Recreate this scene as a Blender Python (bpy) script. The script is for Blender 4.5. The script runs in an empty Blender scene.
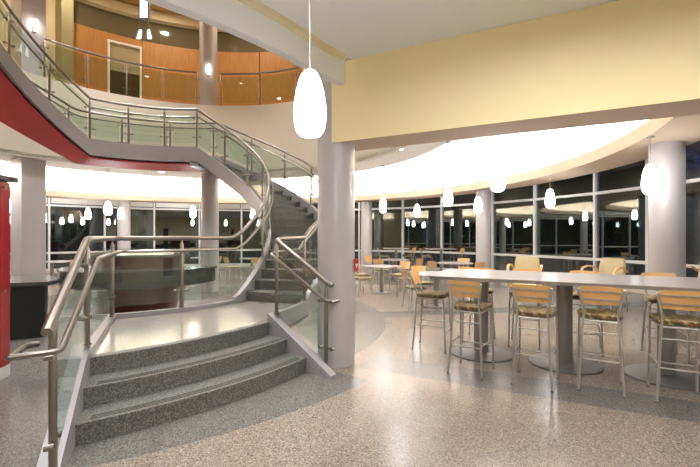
import bpy, math, random
from math import sin, cos, pi, sqrt, atan2, radians as rad
from mathutils import Vector, Matrix
random.seed(7)
S = bpy.context.scene
COL = S.collection

# ------------------------------------------------------------------ helpers
def lin(r, g, b):
    f = lambda v: v/12.92 if v <= .04045 else ((v+.055)/1.055)**2.4
    return (f(r/255), f(g/255), f(b/255), 1)

class NT:
    def __init__(s, name):
        s.m = bpy.data.materials.new(name); s.m.use_nodes = True
        s.t = s.m.node_tree; s.t.nodes.clear()
        s.out = s.n('ShaderNodeOutputMaterial')
    def n(s, typ, **kw):
        nd = s.t.nodes.new(typ)
        for k, v in kw.items(): setattr(nd, k, v)
        return nd
    def l(s, a, b): s.t.links.new(a, b)
    def math(s, op, a, b=None, c=None):
        nd = s.n('ShaderNodeMath', operation=op)
        for i, v in enumerate((a, b, c)):
            if v is None: continue
            if isinstance(v, (int, float)): nd.inputs[i].default_value = v
            else: s.l(v, nd.inputs[i])
        return nd.outputs[0]
    def mix(s, f, a, b):
        nd = s.n('ShaderNodeMix', data_type='RGBA')
        for sock, v in ((nd.inputs[0], f), (nd.inputs[6], a), (nd.inputs[7], b)):
            if isinstance(v, (int, float)): sock.default_value = v
            elif isinstance(v, tuple): sock.default_value = v
            else: s.l(v, sock)
        return nd.outputs[2]
    def ramp(s, f, stops, interp='LINEAR'):
        nd = s.n('ShaderNodeValToRGB'); cr = nd.color_ramp; cr.interpolation = interp
        while len(cr.elements) < len(stops): cr.elements.new(.5)
        for e, (p, c) in zip(cr.elements, stops): e.position = p; e.color = c
        s.l(f, nd.inputs[0]); return nd.outputs[0]
    def pbsdf(s, base, rough=.5, metal=0., spec=.5, coat=0., bump=None):
        p = s.n('ShaderNodeBsdfPrincipled')
        if isinstance(base, tuple): p.inputs['Base Color'].default_value = base
        else: s.l(base, p.inputs['Base Color'])
        p.inputs['Roughness'].default_value = rough
        p.inputs['Metallic'].default_value = metal
        p.inputs['Specular IOR Level'].default_value = spec
        p.inputs['Coat Weight'].default_value = coat
        p.inputs['Coat Roughness'].default_value = .08
        if bump is not None:
            b = s.n('ShaderNodeBump'); b.inputs['Strength'].default_value = bump[1]
            b.inputs['Distance'].default_value = .002
            s.l(bump[0], b.inputs['Height']); s.l(b.outputs[0], p.inputs['Normal'])
        s.l(p.outputs[0], s.out.inputs[0]); return p

def noise(k, vec, scale, detail=3):
    nd = k.n('ShaderNodeTexNoise'); nd.inputs['Scale'].default_value = scale; nd.inputs['Detail'].default_value = detail
    k.l(vec, nd.inputs['Vector']); return nd.outputs['Fac']

def plain(name, col, rough=.6, metal=0., spec=.5, coat=0., var=.06, scale=6.):
    k = NT(name); tc = k.n('ShaderNodeTexCoord').outputs['Object']
    f = noise(k, tc, scale)
    a = tuple(c*(1-var) for c in col[:3])+(1,); b = tuple(min(1, c*(1+var)) for c in col[:3])+(1,)
    k.pbsdf(k.mix(f, a, b), rough, metal, spec, coat); return k.m

def speckle(name, cols, scale, rough, spec=.5, coat=0.):
    k = NT(name); geo = k.n('ShaderNodeNewGeometry').outputs['Position']
    v = k.n('ShaderNodeTexVoronoi'); v.inputs['Scale'].default_value = scale; k.l(geo, v.inputs['Vector'])
    s = k.n('ShaderNodeSeparateColor'); k.l(v.outputs['Color'], s.inputs[0])
    st = [(i/len(cols), c) for i, c in enumerate(cols)]
    c = k.ramp(s.outputs[0], st, 'CONSTANT')
    f = noise(k, geo, 2.5, 4)
    c = k.mix(.25, c, k.mix(f, tuple(x*.8 for x in cols[0][:3])+(1,), tuple(x*1.1 for x in cols[-1][:3])+(1,)))
    k.pbsdf(c, rough, 0, spec, coat); return k.m

def wood(name, c1, c2, rough=.4, axis=(1., 14., 14.), coat=.2):
    k = NT(name); tc = k.n('ShaderNodeTexCoord').outputs['Object']
    mp = k.n('ShaderNodeMapping'); mp.inputs['Scale'].default_value = axis; k.l(tc, mp.inputs[0])
    f = noise(k, mp.outputs[0], 2.2, 6)
    k.pbsdf(k.ramp(f, [(.3, c1), (.7, c2)]), rough, 0, .5, coat); return k.m

def glassmat(name, tint, ior=1.5, boost=1.0, gl=(1, 1, 1, 1)):
    k = NT(name)
    t = k.n('ShaderNodeBsdfTransparent'); t.inputs[0].default_value = tint
    g = k.n('ShaderNodeBsdfGlossy'); g.inputs[0].default_value = gl; g.inputs['Roughness'].default_value = .0
    fr = k.n('ShaderNodeFresnel'); fr.inputs[0].default_value = ior
    # each sheet is a closed slab: keep the fresnel value the same on front and back faces
    geo = k.n('ShaderNodeNewGeometry')
    lw = k.n('ShaderNodeLayerWeight'); lw.inputs[0].default_value = .5
    fac = k.math('ADD', k.math('MULTIPLY', k.math('POWER', lw.outputs['Facing'], 5), .9), .045*boost)
    fac = k.math('MINIMUM', fac, 1.0)
    m = k.n('ShaderNodeMixShader'); k.l(fac, m.inputs[0]); k.l(t.outputs[0], m.inputs[1]); k.l(g.outputs[0], m.inputs[2])
    k.l(m.outputs[0], k.out.inputs[0]); return k.m

def emis(name, col, st):
    k = NT(name); e = k.n('ShaderNodeEmission'); e.inputs[0].default_value = col; e.inputs[1].default_value = st
    k.l(e.outputs[0], k.out.inputs[0]); return k.m

# ------------------------------------------------------------------ mesh builder
class MB:
    def __init__(s): s.v = []; s.f = []; s.sm = []
    def add(s, vs, fs, smooth=False):
        b = len(s.v); s.v += [tuple(p) for p in vs]
        for f in fs: s.f.append(tuple(b+i for i in f)); s.sm.append(smooth)
        return s
    def box(s, c, size, rz=0., bev=0.):
        x, y, z = (d/2 for d in size); R = Matrix.Rotation(rz, 3, 'Z'); c = Vector(c)
        if bev > 0:
            return s.rbox(c, size, rz, bev)
        vs = [c+R@Vector((i*x, j*y, k*z)) for i in (-1, 1) for j in (-1, 1) for k in (-1, 1)]
        return s.add(vs, [(0, 1, 3, 2), (4, 6, 7, 5), (0, 4, 5, 1), (2, 3, 7, 6), (0, 2, 6, 4), (1, 5, 7, 3)])
    def rbox(s, c, size, rz, r, n=4):
        # rounded-corner slab (rounded in plan) with softened top and bottom rims
        x, y, z = (d/2 for d in size); R = Matrix.Rotation(rz, 3, 'Z'); c = Vector(c)
        e = min(r*.5, z*.6)
        rings = []
        for zz, ins in ((-z, e), (-z+e, 0), (z-e, 0), (z, e)):
            ring = []
            for q, (sx, sy) in enumerate(((1, 1), (-1, 1), (-1, -1), (1, -1))):
                for i in range(n+1):
                    a = q*pi/2+i/n*pi/2
                    ring.append(c+R@Vector((sx*(x-r)+(r-ins)*cos(a), sy*(y-r)+(r-ins)*sin(a), zz)))
            rings.append(ring)
        return s.loft(rings, True)
    def loft(s, rings, cap=True, smooth=True, close=True):
        n = len(rings[0]); vs = [p for r in rings for p in r]; fs = []
        for i in range(len(rings)-1):
            for j in range(n if close else n-1):
                k = (j+1) % n
                fs.append((i*n+j, i*n+k, (i+1)*n+k, (i+1)*n+j))
        s.add(vs, fs, smooth)
        if cap:
            b = len(s.v)-len(vs)
            s.f.append(tuple(b+j for j in range(n-1, -1, -1))); s.sm.append(False)
            s.f.append(tuple(b+(len(rings)-1)*n+j for j in range(n))); s.sm.append(False)
        return s
    def tube(s, pts, r, seg=10, cap=True):
        P = [Vector(p) for p in pts]
        Q = [P[0]]
        for p in P[1:]:
            if (p-Q[-1]).length > 1e-5: Q.append(p)
        P = Q
        rings = []; up = None
        for i, p in enumerate(P):
            d0 = (P[i]-P[i-1]).normalized() if i else (P[1]-P[0]).normalized()
            d1 = (P[i+1]-P[i]).normalized() if i < len(P)-1 else d0
            t = (d0+d1)
            t = t.normalized() if t.length > 1e-6 else d0
            if up is None:
                up = Vector((0, 0, 1)) if abs(t.z) < .9 else Vector((1, 0, 0))
            u = (up-t*up.dot(t)).normalized(); w = t.cross(u); up = u
            c = max(.5, d0.dot(t)); rr = r if not isinstance(r, (list, tuple)) else r[i]
            rings.append([p+u*(rr*cos(2*pi*k/seg))+w*(rr*sin(2*pi*k/seg)/1) for k in range(seg)])
        return s.loft(rings, cap)
    def cyl(s, p, r, h, seg=24, r2=None):
        x, y, z = p; r2 = r if r2 is None else r2
        return s.loft([[Vector((x+q*cos(2*pi*k/seg), y+q*sin(2*pi*k/seg), zz)) for k in range(seg)] for q, zz in ((r, z), (r2, z+h))])
    def lathe(s, c, prof, seg=24, sx=1., sy=1., cap=True):
        x, y, z = c
        return s.loft([[Vector((x+sx*r*cos(2*pi*k/seg), y+sy*r*sin(2*pi*k/seg), z+zz)) for k in range(seg)] for r, zz in prof], cap)
    def prism(s, poly, z0, z1):
        n = len(poly); vs = [(x, y, z0) for x, y in poly]+[(x, y, z1) for x, y in poly]
        fs = [tuple(range(n-1, -1, -1)), tuple(range(n, 2*n))]+[(i, (i+1) % n, n+(i+1) % n, n+i) for i in range(n)]
        return s.add(vs, fs)
    def sector(s, c, a0, a1, ri, ro, z0, z1, n=None):
        """closed ring sector; ri, ro, z0, z1 numbers or functions of the angle in degrees"""
        F = lambda q: q if callable(q) else (lambda a, q=q: q)
        ri, ro, z0, z1 = F(ri), F(ro), F(z0), F(z1)
        n = n or max(1, int(abs(a1-a0)/2.5+.5)); full = abs(a1-a0) >= 359.99
        rings = []
        for i in range(n if full else n+1):
            a = a0+(a1-a0)*i/n; ca, sa = cos(rad(a)), sin(rad(a))
            Ri, Ro = ri(a), ro(a)
            rings.append([(c[0]+Ri*ca, c[1]+Ri*sa, z0(a)), (c[0]+Ro*ca, c[1]+Ro*sa, z0(a)),
                          (c[0]+Ro*ca, c[1]+Ro*sa, z1(a)), (c[0]+Ri*ca, c[1]+Ri*sa, z1(a))])
        if full: rings.append(rings[0])
        return s.loft(rings, not full)
    def build(s, name, mat, parent=None, world=True, smooth_angle=.6):
        me = bpy.data.meshes.new(name)
        vs = s.v
        if parent is not None and world:
            M = wm(parent).inverted(); vs = [tuple(M@Vector(p)) for p in vs]
        me.from_pydata(vs, [], s.f); me.update()
        me.polygons.foreach_set('use_smooth', s.sm)
        me.set_sharp_from_angle(angle=smooth_angle)
        import bmesh
        bm = bmesh.new(); bm.from_mesh(me); bmesh.ops.recalc_face_normals(bm, faces=bm.faces); bm.to_mesh(me); bm.free()
        me.materials.append(mat)
        o = bpy.data.objects.new(name, me); COL.objects.link(o)
        if parent is not None: o.parent = parent
        return o

def wm(o):
    M = Matrix.Translation(o.location) @ Matrix.Rotation(o.rotation_euler.z, 4, 'Z')
    return wm(o.parent) @ M if o.parent is not None else M

def tag(o, label=None, cat=None, group=None, kind=None):
    if label: o['label'] = label
    if cat: o['category'] = cat
    if group: o['group'] = group
    if kind: o['kind'] = kind
    return o
def empty(name, loc=(0, 0, 0), rz=0., **kw):
    o = bpy.data.objects.new(name, None); COL.objects.link(o); o.empty_display_size = .1
    o.location = loc; o.rotation_euler = (0, 0, rz); return tag(o, **kw)
def struct(o): o['kind'] = 'structure'; return o
def copy_tree(o, parent=None):
    c = o.copy(); COL.objects.link(c)
    if parent is not None: c.parent = parent
    for ch in list(o.children): copy_tree(ch, c)
    return c
used = set()
def place(proto, loc, rz, label, group):
    if proto.name in used: o = copy_tree(proto)
    else: o = proto; used.add(proto.name)
    o.location = loc; o.rotation_euler = (0, 0, rz)
    o['label'] = label; o['group'] = group
    return o

# ------------------------------------------------------------------ camera
F, CX, HY, EYE = 400., 350., 236., 1.55
cam = bpy.data.cameras.new('camera'); co = bpy.data.objects.new('camera', cam); COL.objects.link(co)
co.location = (0, 0, EYE); co.rotation_euler = (pi/2, 0, 0)
cam.sensor_width = 36; cam.lens = 36*F/700; cam.shift_y = (HY-233.5)/700; cam.clip_start = .05; cam.clip_end = 300
S.camera = co
C = (-4.1, 7.5)        # centre of the stair well and atrium
K = (-4.0, 8.3)        # centre of the glazed rotunda
G = (-3.82, 7.82)      # centre of the gallery opening above
def pol(a, r, c=C): return (c[0]+r*cos(rad(a)), c[1]+r*sin(rad(a)))
def ray_circle(px, r, c, far=True):
    m = (px-CX)/F; A = 1+m*m; B = -2*(m*c[0]+c[1]); D = c[0]**2+c[1]**2-r*r
    q = sqrt(B*B-4*A*D); z = (-B+(q if far else -q))/(2*A); return (m*z, z)

# ------------------------------------------------------------------ materials
M = {}
M['column'] = plain('column_paint', lin(190, 185, 186), .36, .1, .5, .15, .03)
M['white'] = plain('white_ceiling_paint', lin(238, 232, 222), .9, var=.02)
M['lobby_ceiling'] = plain('lobby_ceiling_paint', lin(240, 240, 240), .9, var=.02)
M['cream'] = plain('cream_paint', lin(232, 218, 182), .8, var=.02)
M['beige'] = plain('beige_paint', lin(222, 211, 194), .8, var=.02)
M['yellow'] = plain('yellow_paint', lin(252, 236, 184), .75, var=.02)
M['soffit'] = plain('tan_soffit_paint', lin(206, 186, 164), .8, var=.02)
M['khaki'] = plain('khaki_paint', lin(170, 160, 120), .8, var=.03)
M['grey_paint'] = plain('grey_stringer_paint', lin(158, 155, 158), .4, .15, .5, .1, .03)
M['red_paint'] = plain('red_soffit_paint', lin(176, 36, 46), .5, var=.05)
M['base_metal'] = plain('dark_satin_base_plate', lin(112, 109, 108), .5, .3, var=.05, scale=20)
M['steel'] = plain('brushed_steel', lin(142, 136, 129), .34, 1., var=.06, scale=30)
M['steel_dark'] = plain('satin_grey_metal', lin(146, 142, 139), .4, .5, var=.05, scale=20)
M['chair_metal'] = plain('satin_silver_metal', lin(190, 186, 180), .38, .7, var=.05, scale=20)
M['mullion'] = plain('white_mullion_aluminium', lin(248, 246, 243), .45, .0, var=.02)
M['table_top'] = plain('grey_laminate_top', lin(186, 180, 182), .28, .1, .5, .2, .03, 30)
M['granite'] = speckle('grey_granite', [lin(74, 74, 71), lin(128, 126, 120), lin(102, 101, 97), lin(152, 149, 141), lin(88, 88, 85)], 140, .45)
M['landing_stone'] = speckle('polished_pale_terrazzo', [lin(130, 125, 118), lin(154, 148, 140), lin(140, 135, 127), lin(164, 157, 148)], 160, .16)
M['strip'] = plain('nosing_strip_dark', lin(66, 64, 60), .8)
M['wood_panel'] = wood('honey_wood_panel', lin(186, 128, 70), lin(204, 148, 86), .4, (14., 14., 1.2))
M['beech'] = wood('beech_veneer', lin(214, 162, 96), lin(228, 180, 116), .35, (1.5, 20., 20.))
M['glass'] = glassmat('rail_glass', (.86, .925, .895, 1), boost=1.3)
M['window_glass'] = glassmat('window_glass', (.55, .6, .6, 1), boost=3.5, gl=(.86, .95, .92, 1))
M['clerestory'] = plain('olive_back_painted_glass', lin(112, 104, 80), .06, 0., .7, .4, .04)
M['shade'] = emis('opal_glass_lit', (.96, .98, 1, 1), 20)
M['lamp'] = emis('lamp_lit', (1, .93, .82, 1), 14)
M['panel_lamp'] = emis('lamp_panel_lit', (1, .95, .9, 1), 3)
M['cove_lamp'] = emis('cove_tube_lit', (.95, .975, 1, 1), 235)
M['black_panel'] = plain('black_desk_front', lin(30, 32, 31), .5)
M['counter'] = speckle('dark_counter_stone', [lin(60, 62, 62), lin(74, 76, 74), lin(66, 68, 67), lin(84, 86, 84)], 200, .2, .5, .2)
M['maroon'] = plain('maroon_lacquer', lin(92, 40, 40), .3, 0, .5, .3, .08)
M['red_panel'] = plain('red_acrylic', lin(158, 8, 22), .22, 0, .5, .3, .06)
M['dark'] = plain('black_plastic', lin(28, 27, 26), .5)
M['fire_red'] = plain('fire_alarm_red', lin(190, 24, 34), .4)
M['white_plastic'] = plain('white_plastic', lin(228, 224, 216), .5)
M['cream_fabric'] = plain('cream_fabric', lin(206, 192, 152), .9, var=.1, scale=60)
M['night'] = plain('dark_leaves', lin(14, 18, 12), .9)
M['asphalt'] = plain('night_ground', lin(34, 34, 34), .9)
M['blind'] = plain('beige_roller_blind', lin(178, 164, 126), .9)
M['upper_ceiling'] = plain('amber_ceiling', lin(206, 164, 104), .7)

# patterned seat fabric: olive, rust and charcoal blotches
k = NT('patterned_seat_fabric'); tc = k.n('ShaderNodeTexCoord').outputs['Object']
mp = k.n('ShaderNodeMapping'); mp.inputs['Scale'].default_value = (1, 2.2, 1); k.l(tc, mp.inputs[0])
v = k.n('ShaderNodeTexVoronoi'); v.inputs['Scale'].default_value = 34; k.l(mp.outputs[0], v.inputs['Vector'])
sp = k.n('ShaderNodeSeparateColor'); k.l(v.outputs['Color'], sp.inputs[0])
k.pbsdf(k.ramp(sp.outputs[1], [(0, lin(74, 70, 48)), (.25, lin(128, 116, 70)), (.45, lin(52, 48, 40)), (.62, lin(150, 132, 84)), (.8, lin(112, 72, 44))], 'CONSTANT'), .9)
M['pattern'] = k.m
k = NT('pale_patterned_seat_fabric'); tc = k.n('ShaderNodeTexCoord').outputs['Object']
v = k.n('ShaderNodeTexVoronoi'); v.inputs['Scale'].default_value = 30; k.l(tc, v.inputs['Vector'])
sp = k.n('ShaderNodeSeparateColor'); k.l(v.outputs['Color'], sp.inputs[0])
k.pbsdf(k.ramp(sp.outputs[1], [(0, lin(124, 116, 86)), (.35, lin(142, 132, 98)), (.6, lin(94, 86, 62)), (.8, lin(132, 106, 72))], 'CONSTANT'), .9)
M['pattern_pale'] = k.m

# terrazzo floor: tan field, grey ring under the stair, two grey bands
U = Vector((.893, -.45)); N = Vector((.45, .893))
k = NT('terrazzo'); geo = k.n('ShaderNodeNewGeometry').outputs['Position']
sx = k.n('ShaderNodeSeparateXYZ'); k.l(geo, sx.inputs[0]); X, Y = sx.outputs[0], sx.outputs[1]
dx = k.math('SUBTRACT', X, C[0]); dy = k.math('SUBTRACT', Y, C[1])
R_ = k.math('SQRT', k.math('ADD', k.math('MULTIPLY', dx, dx), k.math('MULTIPLY', dy, dy)))
ring1 = k.math('LESS_THAN', R_, 4.75)
ring2 = k.math('MULTIPLY', k.math('LESS_THAN', R_, 5.36), k.math('LESS_THAN', k.math('ADD', k.math('MULTIPLY', dx, .66), dy), -.35))
nn = k.math('ADD', k.math('MULTIPLY', X, N.x), k.math('MULTIPLY', Y, N.y))
band = k.math('MULTIPLY', k.math('MULTIPLY', k.math('GREATER_THAN', nn, 4.26), k.math('LESS_THAN', nn, 4.80)), k.math('GREATER_THAN', R_, 5.0))
n2 = k.math('SUBTRACT', k.math('MULTIPLY', Y, .98), k.math('MULTIPLY', X, .2))
band2 = k.math('MULTIPLY', k.math('MULTIPLY', k.math('GREATER_THAN', n2, 7.3), k.math('LESS_THAN', n2, 7.85)), k.math('GREATER_THAN', X, .4))
mask = k.math('MAXIMUM', k.math('MAXIMUM', ring1, ring2), k.math('MAXIMUM', band, band2))
v = k.n('ShaderNodeTexVoronoi'); v.inputs['Scale'].default_value = 125; k.l(geo, v.inputs['Vector'])
sp = k.n('ShaderNodeSeparateColor'); k.l(v.outputs['Color'], sp.inputs[0])
tan = k.ramp(sp.outputs[0], [(0, lin(132, 119, 108)), (.4, lin(146, 133, 121)), (.7, lin(102, 90, 81)), (.88, lin(168, 155, 143))], 'CONSTANT')
gry = k.ramp(sp.outputs[0], [(0, lin(104, 101, 97)), (.4, lin(116, 113, 108)), (.7, lin(82, 80, 77)), (.88, lin(132, 129, 124))], 'CONSTANT')
p = k.pbsdf(k.mix(mask, tan, gry), .24, 0, .32)
M['terrazzo'] = k.m

# ------------------------------------------------------------------ the setting
b = MB(); b.cyl((K[0], K[1], -.2), 12.45, .2, 96); struct(b.build('floor', M['terrazzo']))
b = MB(); b.cyl((K[0], K[1], -.5), 90, .25, 64); struct(b.build('ground', M['asphalt']))
# ceiling slab with the atrium opening (sampled as a ring around C, outer rim follows the rotunda)
def rot_r(a, c=G):      # distance from C to the rotunda wall in direction a
    d = Vector((cos(rad(a)), sin(rad(a)))); o = Vector(c)-Vector(K); bq = o.dot(d)
    return -bq+sqrt(bq*bq-(o.dot(o)-12.4**2))
BR = 5.1           # radius of the atrium opening
CEIL = 3.6; UP = 5.76
TOP = 4.0          # raised part of the ring ceiling, between the inner ceiling and the soffit ring
def k_circle(a, R=6.15, c=G):
    d = Vector((cos(rad(a)), sin(rad(a)))); o = Vector(c)-Vector(K); bq = o.dot(d)
    return -bq+sqrt(bq*bq-(o.dot(o)-R*R))
b = MB(); b.sector(G, 0, 360, BR, k_circle, CEIL, CEIL+.1, 144); struct(b.build('ceiling', M['white']))
b = MB(); b.sector(G, 0, 360, BR+.1, rot_r, TOP, TOP+.12, 144); struct(b.build('ceiling_raised', M['white']))
b = MB(); b.sector(G, 0, 360, lambda a: k_circle(a)-.03, k_circle, CEIL+.1, CEIL+.16, 144); struct(b.build('trim_5', M['white']))
b = MB(); b.sector(K, -30, 200, 5.9, 6.02, CEIL+.11, CEIL+.14, 100)
tag(b.build('cove_lamp', M['cove_lamp']), 'continuous lit tube above the inner edge of the raised ceiling', 'cove light')
# round bulkhead that drops from the gallery floor to the ceiling, and the downstand on the lobby side
b = MB(); b.sector(G, 0, 360, BR, BR+.14, CEIL-.02, UP-.02, 144); struct(b.build('wall_atrium', M['beige']))
TR = lambda a: min(5.36, max(4.9, 4.93+(-42.8-a)*.0175))
b = MB(); b.sector(C, -150, -36, TR, lambda a: TR(a)+.10, 3.28, CEIL-.02, 60); struct(b.build('trim_1', M['lobby_ceiling']))
# plaster lobby ceiling panel below the slab on the camera's side of the beam
def lobby_in(a):
    q = cos(rad(a))*N.x+sin(rad(a))*N.y
    return max(TR(a)+.09, (4.10-Vector(C).dot(N))/q) if q < -1e-3 else BR+.10
b = MB(); b.sector(C, -150, -30.5, lobby_in, lambda a: max(rot_r(a, C)-.2, lobby_in(a)+.001), CEIL-.03, CEIL-.005, 100)
struct(b.build('ceiling_lobby', M['lobby_ceiling']))
# ceiling moulding strip around the opening
b = MB(); b.sector(C, -150, -37, lambda a: TR(a)+.10, lambda a: TR(a)+.17, CEIL-.075, CEIL-.03, 60); struct(b.build('trim_2', M['cream']))
# yellow beam
def fr(s, n): p = U*s+N*n; return (p.x, p.y)
BS0 = -.235*U.x+4.7*U.y
bn = 4.11
b = MB(); b.prism([fr(BS0+.02, bn), fr(6.5, bn), fr(6.5, bn+.585), fr(BS0+.02, bn+.585)], 2.66, TOP-.005)
struct(b.build('beam_bulkhead', M['soffit']))
b = MB(); b.prism([fr(BS0, bn-.012), fr(6.5, bn-.012), fr(6.5, bn), fr(BS0, bn)], 2.645, CEIL-.031)
b.prism([fr(BS0, bn), fr(BS0+.02, bn), fr(BS0+.02, bn+.585), fr(BS0, bn+.585)], 2.645, CEIL-.031)
struct(b.build('wall_beam_face', M['yellow']))
# ring soffit with its lit cove
b = MB()
A0, A1 = -34, 200
b.sector(K, A0, A1, 8.6, 9.45, 2.95, 2.99, 100)
b.sector(K, A0, A1, 8.6, 8.64, 2.99, 3.17, 100)
b.sector(K, A0, A1, 9.41, 9.45, 2.99, TOP-.005, 100)
struct(b.build('ceiling_soffit_ring', M['soffit']))
b = MB(); b.sector(K, A0+.5, A1-.5, 8.8, 9.05, 3.01, 3.05, 100)
tag(b.build('cove_lamp', M['cove_lamp']), 'continuous lit tube in the cove above the ring soffit', 'cove light')

# closing walls out of the frame
b = MB(); b.sector(K, 196, 330, 12.25, 12.42, 0, TOP-.005, 60); struct(b.build('wall_back', M['cream']))

# columns
def column(x, y, d, z0, z1):
    b = MB(); b.cyl((x, y, z0), d/2, z1-z0, 48); return struct(b.build('column', M['column']))
column(-.17, 4.92, .455, 0, CEIL-.032)
for px in (124, 366.5, 483.5, 666.5):
    x, y = ray_circle(px, 9.1, K); column(x, y, .455, 0, 2.949)
column(-3.94, 11.25, .48, 0, 3.295)
x, y = ray_circle(208.5, 5.52, G); column(x, y, .56, UP, 9.45); COL208 = (x, y)
x, y = ray_circle(28.5, 5.55, G)
b = MB(); b.box((x, y, 1.79), (.56, .56, 3.58), rad(-27)); b.box((x, y, 7.6), (.56, .56, 3.68), rad(-27)); struct(b.build('pillar', M['column']))
PIER = (x, y)

# rotunda glazing: one window per bay
ang = lambda p: math.degrees(atan2(p[1]-K[1], p[0]-K[0]))
px_m = [649, 596, 535.5, 493, 442, 403, 359.5]
am = [ang(ray_circle(q, 12.2, K)) for q in px_m]
step = (am[-1]-am[0])/(len(am)-1)
an = [am[0]-step*j for j in range(6, 0, -1)]+am
while an[-1] < 186: an.append(an[-1]+step)
def wbox(b, a, r, w, d, z0, z1):
    x, y = pol(a, r, K); b.box((x, y, (z0+z1)/2), (d, w, z1-z0), rad(a))
def chord(b, a0, a1, r, d, z0, z1):
    p, q = Vector(pol(a0, r, K)), Vector(pol(a1, r, K)); m = (p+q)/2; t = q-p
    b.box((m.x, m.y, (z0+z1)/2), (t.length, d, z1-z0), atan2(t.y, t.x))
ZT = 3.96
for i in range(len(an)-1):
    a0, a1 = an[i], an[i+1]; am_ = (a0+a1)/2
    x, y = pol(am_, 12.2, K)
    w = empty('window_%d' % (i+1), (x, y, 0), rad(am_), kind='structure')
    b = MB()
    wbox(b, a0, 12.2, .075, .16, .1, ZT)
    for z0, z1 in ((.1, .16), (.795, .875), (2.81, 2.89), (ZT-.06, ZT)): chord(b, a0, a1, 12.18, .12, z0, z1)
    b.build('frame', M['mullion'], w)
    b = MB(); chord(b, a0, a1, 12.21, .02, .12, ZT-.02); b.build('pane', M['window_glass'], w)
    if am_ > 84:
        b = MB(); chord(b, a0+.3, a1-.3, 12.1, .012, 2.93, ZT-.1); b.build('upper_panel', M['white'], w)  # flat white sheet just inside the upper pane
b = MB()
b.sector(K, an[0], an[-1], 12.1, 12.3, 0, .1, 120); struct(b.build('baseboard_glazing', M['beige']))
b = MB(); b.sector(K, an[0], an[-1], 12.1, 12.3, ZT, TOP-.005, 120); struct(b.build('wall_header', M['soffit']))
b = MB(); b.sector(K, an[-1], 200, 12.1, 12.3, 0, TOP-.005, 20); struct(b.build('wall_left', M['khaki']))

# gallery floor, panelled wall, clerestory and roof above the atrium
b = MB(); b.sector(G, 0, 360, BR+.001, 9.5, UP-.2, UP, 120); struct(b.build('floor_gallery', M['beige']))
PW = ray_circle(70.5, 7.0, G); WE = math.degrees(atan2(PW[1]-G[1], PW[0]-G[0]))
WA0, WA1 = 20, WE
pd = [ray_circle(q, 7.0, G) for q in (107.5, 142)]
ad = [math.degrees(atan2(p[1]-G[1], p[0]-G[0])) for p in pd]   # door opening
b = MB()
edges = [WE, ad[0]]
b.sector(G, ad[0], WE, 7.0, 7.12, UP, 8.35, 8)
a = ad[1]; n_p = 6; wstep = (ad[1]-WA0)/n_p
for j in range(n_p):
    b.sector(G, a-wstep*(j+1)+.12, a-wstep*j-.12, 7.0, 7.12, UP, 8.35, 8)
b.sector(G, ad[1], ad[0], 7.0, 7.12, 8.12, 8.35, 6)
struct(b.build('wall_gallery_panels', M['wood_panel']))
b = MB(); b.sector(G, WA0, WE, 7.06, 7.2, 8.35, 9.1, 50); b.sector(G, WA0, ad[1]-.1, 7.1, 7.2, UP, 8.35, 40); struct(b.build('wall_clerestory', M['clerestory']))
b = MB(); b.sector(G, WA0, WE, 6.8, 7.2, 9.1, 9.4, 50); struct(b.build('trim_3', M['cream']))
b = MB(); b.sector(G, WE, WE+2.7, 6.6, 7.3, UP, 9.45, 4); struct(b.build('trim_4', M['khaki']))
b = MB(); b.sector(G, WE+2.7, 380, 7.3, 7.5, UP, 9.45, 60); struct(b.build('wall_gallery', M['cream']))
b = MB(); b.sector(G, 0, 360, .01, 9.5, 9.45, 9.6, 90); struct(b.build('ceiling_atrium', M['upper_ceiling']))
# glazed gallery door: frame, roller blind, dark panes, view of a column behind
d = empty('door_1', (pol((ad[0]+ad[1])/2, 7.06, G)[0], pol((ad[0]+ad[1])/2, 7.06, G)[1], UP), rad((ad[0]+ad[1])/2), kind='structure')
b = MB()
b.sector(G, ad[1], ad[1]+.55, 6.97, 7.14, UP, 8.12, 1); b.sector(G, ad[0]-.55, ad[0], 6.97, 7.14, UP, 8.12, 1)
b.sector(G, ad[1], ad[0], 6.97, 7.14, 8.06, 8.12, 6); b.build('frame', M['mullion'], d)
b = MB(); b.sector(G, ad[1]+.5, ad[0]-.5, 7.06, 7.075, 7.15, 8.07, 6); b.build('blind', M['blind'], d)
b = MB(); b.sector(G, ad[1]+.5, ad[0]-.5, 7.1, 7.11, UP+.02, 7.16, 6); b.build('pane', M['window_glass'], d)
mid = (ad[0]+ad[1])/2+.3
b = MB(); x, y = pol(mid, 7.85, G); b.cyl((x, y, UP), .32, 3.3, 24); struct(b.build('column', M['column']))
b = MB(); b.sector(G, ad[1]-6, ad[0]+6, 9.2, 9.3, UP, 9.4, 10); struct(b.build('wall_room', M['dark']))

# ------------------------------------------------------------------ staircase
RI = 2.55
def ROF(a):        # outer edge of the stair, narrower along the flights than at the landing
    pts = ((-60, 4.05), (-38, 4.03), (-22, 3.74), (142, 3.74), (170, 4.1), (210, 4.1))
    for (x0, y0), (x1, y1) in zip(pts, pts[1:]):
        if a <= x1: return y0+(y1-y0)*(a-x0)/(x1-x0)
    return 4.1
def RO(d): return lambda a: ROF(a)+d
G1 = (84+26.1)/20; G2 = 60/13
def ramp(a):
    if a < -26.1: return .48
    if a < 84: return .48+(a+26.1)/110.1*3.2
    if a < 138: return 3.68
    return min(3.68+(a-138)/60*2.08, 5.76)
st = empty('staircase', (C[0], C[1], 0), label='curved grey granite staircase with red underside winding up to the gallery', cat='staircase')
AL, AR = -65.5, -39.2
def nose(k):       # nosing radius of the lower flight's riser k as a function of the angle
    def f(a):
        t = (a-AL)/(AR-AL)
        return (5.01-.3125*k)+t*((4.65-.327*k)-(5.01-.3125*k)) + .0*sin(pi*t)
    return f
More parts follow.
